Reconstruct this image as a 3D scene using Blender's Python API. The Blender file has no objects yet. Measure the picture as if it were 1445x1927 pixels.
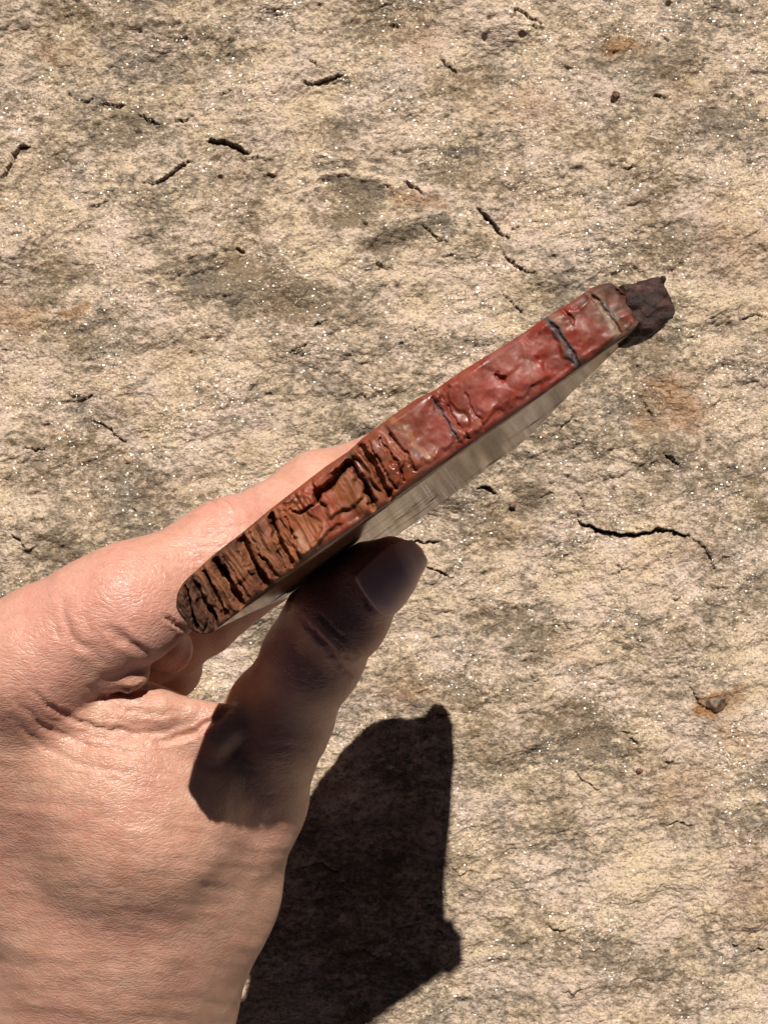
import bpy, math
import numpy as np

# ------------------------------------------------------------------ camera, sky, sun
# working unit in this script: millimetres (MM turns them into metres)
MM = 0.001
CAM_H, F_PX, CX, CY, RIM_D = 455.0, 2645.0, 722.5, 963.5, 230.0   # photo pixels 1445 x 1927
scene = bpy.context.scene
cam_d = bpy.data.cameras.new('camera')
cam_d.sensor_fit = 'VERTICAL'
cam_d.angle_y = 2 * math.atan(963.5 / F_PX)
cam_d.clip_start, cam_d.clip_end = 0.005, 50
cam = bpy.data.objects.new('camera', cam_d)
cam.location = (0, 0, CAM_H * MM)
scene.collection.objects.link(cam)
scene.camera = cam

SUN_DIR = np.array([0.10, 0.80, 1.0]); SUN_DIR /= np.linalg.norm(SUN_DIR)
world = bpy.data.worlds.new('World'); scene.world = world; world.use_nodes = True
wt = world.node_tree
sky = wt.nodes.new('ShaderNodeTexSky'); sky.sky_type = 'NISHITA'; sky.sun_disc = False
sky.air_density = 0.08; sky.dust_density = 0.35; sky.ozone_density = 0.3      # high, dry, clear air: dark shadows
sky.sun_elevation = math.asin(SUN_DIR[2])
sky.sun_rotation = math.atan2(SUN_DIR[0], SUN_DIR[1])
wt.links.new(sky.outputs[0], wt.nodes['Background'].inputs[0])
wt.nodes['Background'].inputs[1].default_value = 0.05
sun_d = bpy.data.lights.new('sun', 'SUN'); sun_d.energy = 5.0; sun_d.angle = math.radians(0.53)
sun_d.color = (1.0, 0.95, 0.87)
sun = bpy.data.objects.new('sun', sun_d); scene.collection.objects.link(sun)
from mathutils import Vector
sun.rotation_euler = Vector(SUN_DIR).to_track_quat('Z', 'Y').to_euler()
sun.location = Vector(SUN_DIR) * 2
vs = scene.view_settings
vs.view_transform = 'Standard'; vs.look = 'None'; vs.exposure = 0.38; vs.gamma = 1.0; vs.use_curve_mapping = False

# ------------------------------------------------------------------ helpers
rng = np.random.default_rng(7)
LAT = np.random.default_rng(11).random((256, 256)).astype(np.float32) * 2 - 1
LAT3 = np.random.default_rng(12).random((64, 64, 64)).astype(np.float32) * 2 - 1
def vnoise(x, y, seed=0):
    x = x + seed * 37.31; y = y + seed * 91.17
    xi = np.floor(x).astype(np.int64); yi = np.floor(y).astype(np.int64)
    fx = (x - xi); fy = (y - yi)
    fx = fx*fx*fx*(fx*(fx*6-15)+10); fy = fy*fy*fy*(fy*(fy*6-15)+10)
    a = LAT[xi & 255, yi & 255]; b = LAT[(xi+1) & 255, yi & 255]
    c = LAT[xi & 255, (yi+1) & 255]; d = LAT[(xi+1) & 255, (yi+1) & 255]
    return (a*(1-fx)+b*fx)*(1-fy) + (c*(1-fx)+d*fx)*fy
def fbm(x, y, octaves=4, seed=0, gain=0.5):
    s = 0; a = 1.0
    for o in range(octaves):
        # rotate each octave so that the lattice never lines up
        ca, sa = math.cos(0.6*o+0.3), math.sin(0.6*o+0.3)
        s = s + a * vnoise((x*ca - y*sa) * 2**o, (x*sa + y*ca) * 2**o, seed + o*3)
        a *= gain
    return s
def vnoise3(x, y, z):
    out = 0
    xi, yi, zi = (np.floor(v).astype(np.int64) for v in (x, y, z))
    f = [x-xi, y-yi, z-zi]; f = [v*v*(3-2*v) for v in f]
    for i in (0, 1):
        for j in (0, 1):
            for k in (0, 1):
                w = (f[0] if i else 1-f[0])*(f[1] if j else 1-f[1])*(f[2] if k else 1-f[2])
                out = out + w*LAT3[(xi+i) & 63, (yi+j) & 63, (zi+k) & 63]
    return out
def sstep(a, b, x):
    t = np.clip((x-a)/(b-a), 0, 1); return t*t*(3-2*t)
def polydist(px, py, pts):
    """distance to a polyline, side (+1 = above in the photo) and position along it 0..1"""
    pts = np.asarray(pts, float); n = len(pts)-1
    best = np.full(np.shape(px), 1e9); side = np.zeros_like(best); along = np.zeros_like(best)
    for i in range(n):
        ax, ay = pts[i]; dx, dy = pts[i+1]-pts[i]; L2 = dx*dx+dy*dy+1e-9
        h = np.clip(((px-ax)*dx+(py-ay)*dy)/L2, 0, 1)
        ex = px-(ax+h*dx); ey = py-(ay+h*dy); d = np.hypot(ex, ey)
        m = d < best
        best = np.where(m, d, best)
        cr = dx*(py-ay)-dy*(px-ax)
        sg = np.where(dx >= 0, -1.0, 1.0)*np.sign(cr)
        side = np.where(m, sg, side); along = np.where(m, (i+h)/n, along)
    return best, side, along
def bbmask(px, py, pts, pad):
    p = np.asarray(pts, float)
    return (px > p[:, 0].min()-pad) & (px < p[:, 0].max()+pad) & (py > p[:, 1].min()-pad) & (py < p[:, 1].max()+pad)

def W(px, py, t):
    """photo pixel seen at depth t (mm) below the rim of the slab -> point in mm"""
    s = (RIM_D+t)/F_PX
    return np.array([(px-CX)*s, -(py-CY)*s, CAM_H-RIM_D-t])
def to_px(v):
    d = CAM_H-v[:, 2]
    return CX+v[:, 0]*F_PX/d, CY-v[:, 1]*F_PX/d

def mesh_obj(name, verts, faces, mat, parent=None, smooth=True, col=None, attrs=None):
    me = bpy.data.meshes.new(name)
    verts = np.asarray(verts, np.float32)*MM
    faces = np.asarray(faces, np.int32)
    k = faces.shape[1]
    me.vertices.add(len(verts)); me.vertices.foreach_set('co', verts.ravel())
    me.loops.add(faces.size); me.loops.foreach_set('vertex_index', faces.ravel())
    me.polygons.add(len(faces)); me.polygons.foreach_set('loop_start', np.arange(len(faces), dtype=np.int32)*k)
    me.update(calc_edges=True); me.validate()
    if smooth: me.polygons.foreach_set('use_smooth', np.ones(len(me.polygons), bool))
    if col is not None:
        a = me.color_attributes.new('tint', 'FLOAT_COLOR', 'POINT')
        a.data.foreach_set('color', np.c_[col, np.ones(len(col))].astype(np.float32).ravel())
    for kx, v in (attrs or {}).items():
        a = me.attributes.new(kx, 'FLOAT', 'POINT'); a.data.foreach_set('value', np.asarray(v, np.float32).ravel())
    me.materials.append(mat)
    o = bpy.data.objects.new(name, me); scene.collection.objects.link(o)
    if parent: o.parent = parent
    return o
def grid_faces(nr, nc, flip=False):
    i = np.arange(nr*nc).reshape(nr, nc)
    q = np.stack([i[:-1, :-1], i[1:, :-1], i[1:, 1:], i[:-1, 1:]], -1).reshape(-1, 4)
    return q[:, ::-1] if flip else q

def surface_nets(f, org, h):
    """isosurface of a sampled distance field (f < 0 inside) -> verts, quads"""
    nx, ny, nz = f.shape
    s = f < 0
    acc = np.zeros((nx-1, ny-1, nz-1, 3), np.float32); cnt = np.zeros((nx-1, ny-1, nz-1), np.float32)
    def corner(a, i, j, k): return a[i:nx-1+i, j:ny-1+j, k:nz-1+k]
    for ax in range(3):
        for p in (0, 1):
            for q in (0, 1):
                c0 = [0, 0, 0]; o = [x for x in range(3) if x != ax]
                c0[o[0]] = p; c0[o[1]] = q; c1 = list(c0); c1[ax] = 1
                a = corner(f, *c0); b = corner(f, *c1)
                m = corner(s, *c0) != corner(s, *c1)
                idx = np.nonzero(m)
                t = a[idx]/(a[idx]-b[idx])
                pt = np.zeros((len(t), 3), np.float32); pt[:, o[0]] = p; pt[:, o[1]] = q; pt[:, ax] = t
                acc[idx] += pt; cnt[idx] += 1
    cells = np.nonzero(cnt > 0)
    vid = np.full(cnt.shape, -1, np.int64); vid[cells] = np.arange(len(cells[0]))
    v = acc[cells]/cnt[cells][:, None] + np.stack(cells, 1)
    v = v*h + np.asarray(org)
    quads = []
    for ax in range(3):
        o1, o2 = [(1, 2), (2, 0), (0, 1)][ax]
        sl0 = [slice(None)]*3; sl1 = [slice(None)]*3
        sl0[ax] = slice(0, -1); sl1[ax] = slice(1, None)
        m = s[tuple(sl0)] != s[tuple(sl1)]
        I = np.stack(np.nonzero(m), 1)
        ok = (I[:, o1] > 0) & (I[:, o2] > 0) & (I[:, o1] < f.shape[o1]-1) & (I[:, o2] < f.shape[o2]-1)
        I = I[ok]
        e1 = np.zeros(3, int); e1[o1] = 1; e2 = np.zeros(3, int); e2[o2] = 1
        g = lambda J: vid[J[:, 0], J[:, 1], J[:, 2]]
        q = np.stack([g(I-e1-e2), g(I-e2), g(I), g(I-e1)], 1)
        ins = s[I[:, 0], I[:, 1], I[:, 2]]
        q[~ins] = q[~ins][:, ::-1]
        quads.append(q)
    return v, np.concatenate(quads)
def relax(v, quads, it, lam=0.5):
    e = np.concatenate([quads[:, [0, 1]], quads[:, [1, 2]], quads[:, [2, 3]], quads[:, [3, 0]]])
    n = len(v); deg = np.bincount(e.ravel(), minlength=n)[:, None]
    for i in range(it):
        for l in (lam, -lam*1.04):
            s = np.stack([np.bincount(e[:, 0], v[e[:, 1], c], n)+np.bincount(e[:, 1], v[e[:, 0], c], n) for c in range(3)], 1)
            v = v + l*(s/np.maximum(deg, 1)-v)
    return v
def vnormals(v, q):
    a = np.cross(v[q[:, 2]]-v[q[:, 0]], v[q[:, 3]]-v[q[:, 1]])
    n = np.zeros_like(v)
    for c in range(4):
        for k in range(3): n[:, k] += np.bincount(q[:, c], a[:, k], len(v))
    return n/np.maximum(np.linalg.norm(n, axis=1, keepdims=True), 1e-9)

class Field:
    def __init__(s, lo, hi, h):
        s.lo = np.array(lo, float); s.h = h
        s.n = np.ceil((np.array(hi)-s.lo)/h).astype(int)+1
        s.f = np.full(s.n, 12.0, np.float32)
    def sub(s, a, b):
        i0 = np.clip(np.floor((a-s.lo)/s.h).astype(int), 0, s.n); i1 = np.clip(np.ceil((b-s.lo)/s.h).astype(int)+1, 0, s.n)
        sl = tuple(slice(p, q) for p, q in zip(i0, i1))
        g = [s.lo[k]+s.h*np.arange(i0[k], i1[k], dtype=np.float32) for k in range(3)]
        return sl, g[0][:, None, None].astype(np.float32), g[1][None, :, None].astype(np.float32), g[2][None, None, :].astype(np.float32)
    def cone(s, A, ra, B, rb, k=3.0):
        pad = max(ra, rb)+k+3
        sl, x, y, z = s.sub(np.minimum(A, B)-pad, np.maximum(A, B)+pad)
        if 0 in s.f[sl].shape: return
        d = B-A; L2 = float(d@d)+1e-6
        t = np.clip(((x-A[0])*d[0]+(y-A[1])*d[1]+(z-A[2])*d[2])/L2, 0, 1)
        dist = np.sqrt((x-A[0]-t*d[0])**2+(y-A[1]-t*d[1])**2+(z-A[2]-t*d[2])**2)-(ra+(rb-ra)*t)
        s.blend(sl, dist, k)
    def blend(s, sl, dist, k):
        f = s.f[sl]; hh = np.maximum(k-np.abs(f-dist), 0)/k
        s.f[sl] = np.minimum(f, dist)-hh*hh*k*0.25
    def chain(s, pts, k=3.0, kj=None):
        """pts: (px, py, depth, radius) joints of one finger; blended among themselves, then with the rest"""
        for a, b in zip(pts[:-1], pts[1:]):
            s.cone(W(*a[:3]), a[3], W(*b[:3]), b[3], k)

# ------------------------------------------------------------------ materials
def new_mat(name):
    m = bpy.data.materials.new(name); m.use_nodes = True
    return m, m.node_tree, m.node_tree.nodes['Principled BSDF']
class NT:
    def __init__(s, nt): s.nt = nt
    def n(s, typ, **kw):
        nd = s.nt.nodes.new('ShaderNode'+typ)
        for k, v in kw.items():
            if k.startswith('i_'):
                key = k[2:]; key = int(key) if key.isdigit() else key.replace('_', ' ')
                if hasattr(v, 'node'): s.nt.links.new(v, nd.inputs[key])
                else: nd.inputs[key].default_value = v
            else: setattr(nd, k, v)
        return nd
    def noise(s, vec, scale, detail=4, rough=0.55, dist=0.0):
        return s.n('TexNoise', i_Vector=vec, i_Scale=scale, i_Detail=detail, i_Roughness=rough, i_Distortion=dist).outputs['Fac']
    def ramp(s, fac, stops, interp='LINEAR'):
        r = s.n('ValToRGB', i_Fac=fac); cr = r.color_ramp; cr.interpolation = interp
        while len(cr.elements) < len(stops): cr.elements.new(0.5)
        for e, (p, c) in zip(cr.elements, stops):
            e.position = p; e.color = (c, c, c, 1) if not hasattr(c, '__len__') else (*c, 1)
        return r.outputs['Color']
    def mix(s, fac, a, b, mode='MIX'):
        m = s.n('Mix', data_type='RGBA', blend_type=mode)
        for k, v in ((0, fac), (6, a), (7, b)):
            if hasattr(v, 'node'): s.nt.links.new(v, m.inputs[k])
            else: m.inputs[k].default_value = v if k == 0 else ((*v, 1) if len(v) == 3 else v)
        return m.outputs[2]
    def math(s, op, a, b=0.0, clamp=False):
        m = s.n('Math', operation=op, use_clamp=clamp)
        for k, v in ((0, a), (1, b)):
            if hasattr(v, 'node'): s.nt.links.new(v, m.inputs[k])
            else: m.inputs[k].default_value = v
        return m.outputs[0]
    def mapping(s, vec, scale=(1, 1, 1), rot=(0, 0, 0), loc=(0, 0, 0)):
        return s.n('Mapping', i_Vector=vec, i_Scale=scale, i_Rotation=rot, i_Location=loc).outputs[0]
    def bump(s, height, strength, distance, normal=None):
        b = s.n('Bump', i_Height=height, i_Strength=strength, i_Distance=distance)
        if normal is not None: s.nt.links.new(normal, b.inputs['Normal'])
        return b.outputs[0]
    def attr(s, name, out='Fac'):
        return s.n('Attribute', attribute_name=name).outputs[out]

def mat_ground():
    m, nt, bs = new_mat('flaky_sandstone'); g = NT(nt)
    co = g.n('TexCoord').outputs['Object']
    st = g.mapping(co, scale=(0.72, 1.0, 1.0), rot=(0, 0, 0.32))          # grain runs across, tipped down to the right
    big = g.noise(st, 26, 5, 0.6, 0.6)
    mid = g.noise(st, 95, 5, 0.62, 0.4)
    fine = g.noise(st, 520, 4, 0.65)
    speck = g.noise(st, 1500, 3, 0.65)
    dark, light, rust = g.attr('dark'), g.attr('pale'), g.attr('rust')
    # cream weathered skin against grey brown fresh grain
    w = g.math('ADD', g.math('MULTIPLY', big, 1.2), g.math('MULTIPLY', mid, 0.70))
    w = g.math('ADD', w, g.math('MULTIPLY', fine, 1.25))
    w = g.math('ADD', w, g.math('MULTIPLY', light, 0.36))
    w = g.math('SUBTRACT', w, g.math('MULTIPLY', g.math('MULTIPLY', dark, g.ramp(g.noise(st, 150, 5, 0.7), [(0.34, 0.15), (0.58, 1.0)])), 0.40))
    fac = g.ramp(w, [(0.0, 0.0), (0.86, 0.0), (1.16, 1.0)]) if False else g.math('MULTIPLY', g.math('SUBTRACT', w, 1.38), 3.2, True)
    hue = g.noise(co, 40, 3, 0.5)
    grey = g.mix(g.ramp(hue, [(0.38, 0.0), (0.62, 1.0)]), (0.195, 0.156, 0.118), (0.225, 0.160, 0.100))
    cream = g.mix(g.ramp(g.noise(co, 55, 3), [(0.40, 0.0), (0.62, 1.0)]), (0.595, 0.455, 0.315), (0.61, 0.47, 0.375))
    c = g.mix(fac, grey, cream)
    rs = g.math('MULTIPLY', g.math('ADD', g.math('MULTIPLY', g.ramp(g.noise(co, 33, 4, 0.6), [(0.58, 0.0), (0.74, 1.0)]), 0.30), rust), g.ramp(mid, [(0.32, 0.2), (0.6, 1.0)]), True)
    c = g.mix(rs, c, (0.33, 0.165, 0.065))
    # dark and pale single grains
    c = g.mix(g.math('MULTIPLY', g.ramp(speck, [(0.36, 1.0), (0.46, 0.0)]), 0.70), c, (0.085, 0.072, 0.058))
    c = g.mix(g.math('MULTIPLY', g.ramp(speck, [(0.58, 0.0), (0.70, 1.0)]), 0.45), c, (0.72, 0.60, 0.44))
    nt.links.new(c, bs.inputs['Base Color'])
    # mica: cells with a lean of their own, a few of them shiny
    vor = g.n('TexVoronoi', i_Vector=g.mapping(co, scale=(0.75, 1.15, 1.0), rot=(0, 0, 0.3)), i_Scale=2500.0)
    vc = g.n('SeparateColor', i_Color=vor.outputs['Color'])
    pick = g.math('GREATER_THAN', vc.outputs[2], 0.80)
    zone = g.ramp(g.noise(co, 48, 3, 0.6), [(0.40, 0.12), (0.64, 1.0)])
    mica = g.math('MULTIPLY', pick, g.math('GREATER_THAN', zone, g.math('MULTIPLY', vc.outputs[1], 0.9)))
    wv = g.n('VectorMath', operation='SCALE', i_0=g.n('TexNoise', i_Vector=co, i_Scale=300.0, i_Detail=2.0).outputs['Color'], i_Scale=0.003).outputs[0]
    stw = g.n('VectorMath', operation='ADD', i_0=st, i_1=wv).outputs[0]
    def plates(sc):                                                      # little flakes, each at a height of its own
        return g.n('SeparateColor', i_Color=g.n('TexVoronoi', i_Vector=g.mapping(stw, scale=(0.6, 1.25, 1.0)), i_Scale=sc).outputs['Color']).outputs[0]
    hgt = g.math('ADD', g.math('MULTIPLY', g.noise(st, 1100, 4, 0.7), 0.9), g.math('MULTIPLY', g.noise(st, 330, 4, 0.6), 0.9))
    hgt = g.math('ADD', hgt, g.math('MULTIPLY', plates(420), 0.32)); hgt = g.math('ADD', hgt, g.math('MULTIPLY', plates(900), 0.22))
    nb = g.bump(hgt, 1.0, 0.0011)
    tilt = g.n('VectorMath', operation='SUBTRACT', i_0=vor.outputs['Color'], i_1=(0.5, 0.5, 0.5)).outputs[0]
    tilt = g.n('VectorMath', operation='MULTIPLY', i_0=tilt, i_1=(1.4, 1.4, 0.0)).outputs[0]
    tn = g.n('VectorMath', operation='ADD', i_0=tilt, i_1=(0.0, 0.24, 1.0)).outputs[0]
    tn = g.n('VectorMath', operation='NORMALIZE', i_0=tn).outputs[0]
    nm = g.n('Mix', data_type='VECTOR'); nt.links.new(mica, nm.inputs[0]); nt.links.new(nb, nm.inputs[4]); nt.links.new(tn, nm.inputs[5])
    nt.links.new(nm.outputs[1], bs.inputs['Normal'])
    nt.links.new(g.math('SUBTRACT', 0.9, g.math('MULTIPLY', mica, 0.60)), bs.inputs['Roughness'])
    nt.links.new(g.math('ADD', 0.2, g.math('MULTIPLY', mica, 0.8)), bs.inputs['Specular IOR Level'])
    return m

def mat_rim():
    m, nt, bs = new_mat('jasper_rim'); g = NT(nt)
    co = g.n('TexCoord').outputs['Object']
    col = g.attr('tint', 'Color')
    mot = g.noise(co, 260, 5, 0.65, 0.8); f2 = g.noise(co, 900, 3, 0.6)
    c = g.mix(g.ramp(mot, [(0.36, 0.6), (0.5, 0.0)]), col, g.mix(0.72, col, (0.035, 0.012, 0.010)))
    c = g.mix(g.ramp(g.noise(co, 420, 4, 0.6, 1.0), [(0.54, 0.0), (0.70, 0.55)]), c, (0.26, 0.095, 0.055))
    wet = g.attr('wet'); dry = g.math('SUBTRACT', 1.0, wet, True)
    gr = g.mapping(g.mapping(co, rot=(0, 0, -TH-.12)), scale=(1500.0, 260.0, 260.0))     # wood fibre across the rim
    fibre = g.noise(gr, 1.0, 4, 0.6, 0.6)
    c = g.mix(g.math('MULTIPLY', g.ramp(fibre, [(0.36, 1.0), (0.5, 0.0)]), g.math('ADD', g.math('MULTIPLY', dry, 0.65), 0.12)), c, (0.028, 0.012, 0.006))
    c = g.mix(g.math('MULTIPLY', g.ramp(fibre, [(0.55, 0.0), (0.68, 1.0)]), g.math('MULTIPLY', dry, 0.5)), c, (0.19, 0.068, 0.024))
    c = g.mix(g.math('MULTIPLY', g.ramp(g.noise(co, 170, 5, 0.65, 0.6), [(0.50, 0.0), (0.66, 1.0)]), g.math('MULTIPLY', wet, 0.38)), c, (0.23, 0.085, 0.055))
    nt.links.new(c, bs.inputs['Base Color'])
    r = g.math('SUBTRACT', g.math('ADD', 0.82, g.math('MULTIPLY', g.math('SUBTRACT', g.noise(co, 260, 4, 0.65), 0.5), 1.5)), g.math('MULTIPLY', wet, 0.32), True)
    nt.links.new(r, bs.inputs['Roughness'])
    bs.inputs['Specular IOR Level'].default_value = 0.40
    hgt = g.math('ADD', g.math('MULTIPLY', g.noise(co, 300, 5, 0.62), 1.0), g.math('MULTIPLY', g.noise(co, 1500, 4, 0.65), g.math('ADD', g.math('MULTIPLY', dry, 0.9), 0.18)))
    nt.links.new(g.bump(fibre, g.math('MULTIPLY', dry, 0.8), 0.0007, g.bump(hgt, g.math('ADD', g.math('MULTIPLY', dry, 0.5), 0.25), 0.0004)), bs.inputs['Normal'])
    bs.inputs['Subsurface Weight'].default_value = 0.12
    bs.inputs['Subsurface Radius'].default_value = (1.0, 0.3, 0.15)
    bs.inputs['Subsurface Scale'].default_value = 0.001
    return m
def mat_polish():
    m, nt, bs = new_mat('polished_jasper'); g = NT(nt)
    co = g.n('TexCoord').outputs['Object']
    n1 = g.noise(co, 45, 5, 0.6, 1.2)
    c = g.ramp(n1, [(0.3, (0.10, 0.035, 0.022)), (0.48, (0.22, 0.055, 0.035)), (0.6, (0.26, 0.12, 0.06)), (0.75, (0.09, 0.08, 0.075))])
    nt.links.new(c, bs.inputs['Base Color'])
    bs.inputs['Roughness'].default_value = 0.09
    bs.inputs['IOR'].default_value = 1.54
    nt.links.new(g.bump(g.noise(co, 200, 2, 0.5), 0.05, 0.0001), bs.inputs['Normal'])
    # hairline cracks along the grain and dark diffuse mixed in to darken the reflection
    gr = g.mapping(g.mapping(co, rot=(0, 0, -TH)), scale=(9.0, 9.0, 34.0))
    ck = g.ramp(g.noise(gr, 1.0, 3, 0.6, 0.3), [(0.484, 0.0), (0.496, 1.0), (0.504, 1.0), (0.516, 0.0)])
    ck = g.math('MULTIPLY', ck, g.ramp(g.noise(co, 30, 2), [(0.38, 0.0), (0.50, 1.0)]))
    mirror_dim = g.math('ADD', g.math('MULTIPLY', g.noise(g.mapping(co, scale=(1, 1, .12)), 1100, 3, 0.6), 0.26), 0.24)
    dif = g.n('BsdfDiffuse', i_Color=(0.09, 0.065, 0.035, 1))
    mx = g.n('MixShader'); nt.links.new(g.math('MAXIMUM', mirror_dim, g.math('MULTIPLY', ck, 0.95)), mx.inputs[0])
    nt.links.new(bs.outputs[0], mx.inputs[1]); nt.links.new(dif.outputs[0], mx.inputs[2])
    nt.links.new(mx.outputs[0], nt.nodes['Material Output'].inputs[0])
    return m
def mat_crust():
    m, nt, bs = new_mat('bark_crust'); g = NT(nt)
    co = g.n('TexCoord').outputs['Object']
    c = g.ramp(g.noise(co, 420, 5, 0.65), [(0.34, (0.006, 0.003, 0.002)), (0.5, (0.030, 0.012, 0.009)), (0.62, (0.062, 0.026, 0.020)), (0.75, (0.13, 0.055, 0.042))])
    nt.links.new(c, bs.inputs['Base Color'])
    bs.inputs['Roughness'].default_value = 0.6; bs.inputs['Specular IOR Level'].default_value = 0.3
    nt.links.new(g.bump(g.noise(co, 700, 5, 0.7), 0.9, 0.0006), bs.inputs['Normal'])
    return m
def mat_skin():
    m, nt, bs = new_mat('skin'); g = NT(nt)
    co = g.n('TexCoord').outputs['Object']
    pink = g.attr('pink')
    n1 = g.noise(co, 120, 4, 0.6); n2 = g.noise(co, 600, 3, 0.6)
    c = g.mix(g.ramp(n1, [(0.36, 0.0), (0.64, 1.0)]), (0.44, 0.232, 0.160), (0.53, 0.305, 0.220))
    c = g.mix(g.math('MULTIPLY', pink, 0.75, True), c, (0.59, 0.270, 0.215))
    c = g.mix(g.ramp(g.noise(co, 55, 4, 0.6), [(0.45, 0.0), (0.7, 0.5)]), c, (0.47, 0.20, 0.155))
    c = g.mix(g.ramp(n2, [(0.35, 0.25), (0.5, 0.0)]), c, (0.36, 0.17, 0.12))
    nt.links.new(c, bs.inputs['Base Color'])
    bs.inputs['Subsurface Weight'].default_value = 0.45
    bs.inputs['Subsurface Radius'].default_value = (1.0, 0.32, 0.18)
    bs.inputs['Subsurface Scale'].default_value = 0.0022
    nt.links.new(g.ramp(n2, [(0.3, 0.31), (0.7, 0.48)]), bs.inputs['Roughness'])
    bs.inputs['Specular IOR Level'].default_value = 0.5
    # skin lines: a mesh of fine cells and longer furrows across the limb
    wob = g.n('TexNoise', i_Vector=co, i_Scale=140.0, i_Detail=2.0).outputs['Color']
    wv = g.n('VectorMath', operation='SCALE', i_0=wob, i_Scale=0.0045).outputs[0]
    cw = g.n('VectorMath', operation='ADD', i_0=co, i_1=wv).outputs[0]
    def cells(scale, sx, rz):
        v = g.n('TexVoronoi', feature='DISTANCE_TO_EDGE', i_Vector=g.mapping(cw, scale=(sx, 1.0, 0.7), rot=(0, 0, rz)), i_Scale=scale)
        return g.ramp(v.outputs['Distance'], [(0.0, 0.0), (0.16, 0.85), (0.4, 1.0)])
    a = cells(1150, 0.38, 0.2); b = cells(1350, 0.45, -0.7); d = cells(2600, 0.7, 0.1)
    h = g.math('ADD', g.math('MULTIPLY', a, 1.0), g.math('MULTIPLY', b, 0.75))
    h = g.math('ADD', h, g.math('MULTIPLY', d, 0.45))
    h = g.math('ADD', h, g.math('MULTIPLY', g.noise(cw, 230, 3, 0.5), 0.35))
    nt.links.new(g.bump(h, 0.5, 0.00012), bs.inputs['Normal'])
    return m
def mat_nail():
    m, nt, bs = new_mat('nail'); g = NT(nt)
    co = g.n('TexCoord').outputs['Object']
    c = g.ramp(g.noise(co, 150, 2), [(0.35, (0.74, 0.50, 0.42)), (0.65, (0.80, 0.56, 0.47))])
    nt.links.new(c, bs.inputs['Base Color'])
    bs.inputs['Roughness'].default_value = 0.38
    bs.inputs['Specular IOR Level'].default_value = 0.22
    bs.inputs['Subsurface Weight'].default_value = 0.2
    bs.inputs['Subsurface Radius'].default_value = (1.0, 0.4, 0.3)
    bs.inputs['Subsurface Scale'].default_value = 0.0015
    return m
TH = math.atan2(0.58, 0.815); CU, SU = math.cos(TH), math.sin(TH)      # the rim's direction in plan
M_GROUND, M_RIM, M_POLISH, M_CRUST, M_SKIN, M_NAIL = mat_ground(), mat_rim(), mat_polish(), mat_crust(), mat_skin(), mat_nail()

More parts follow.
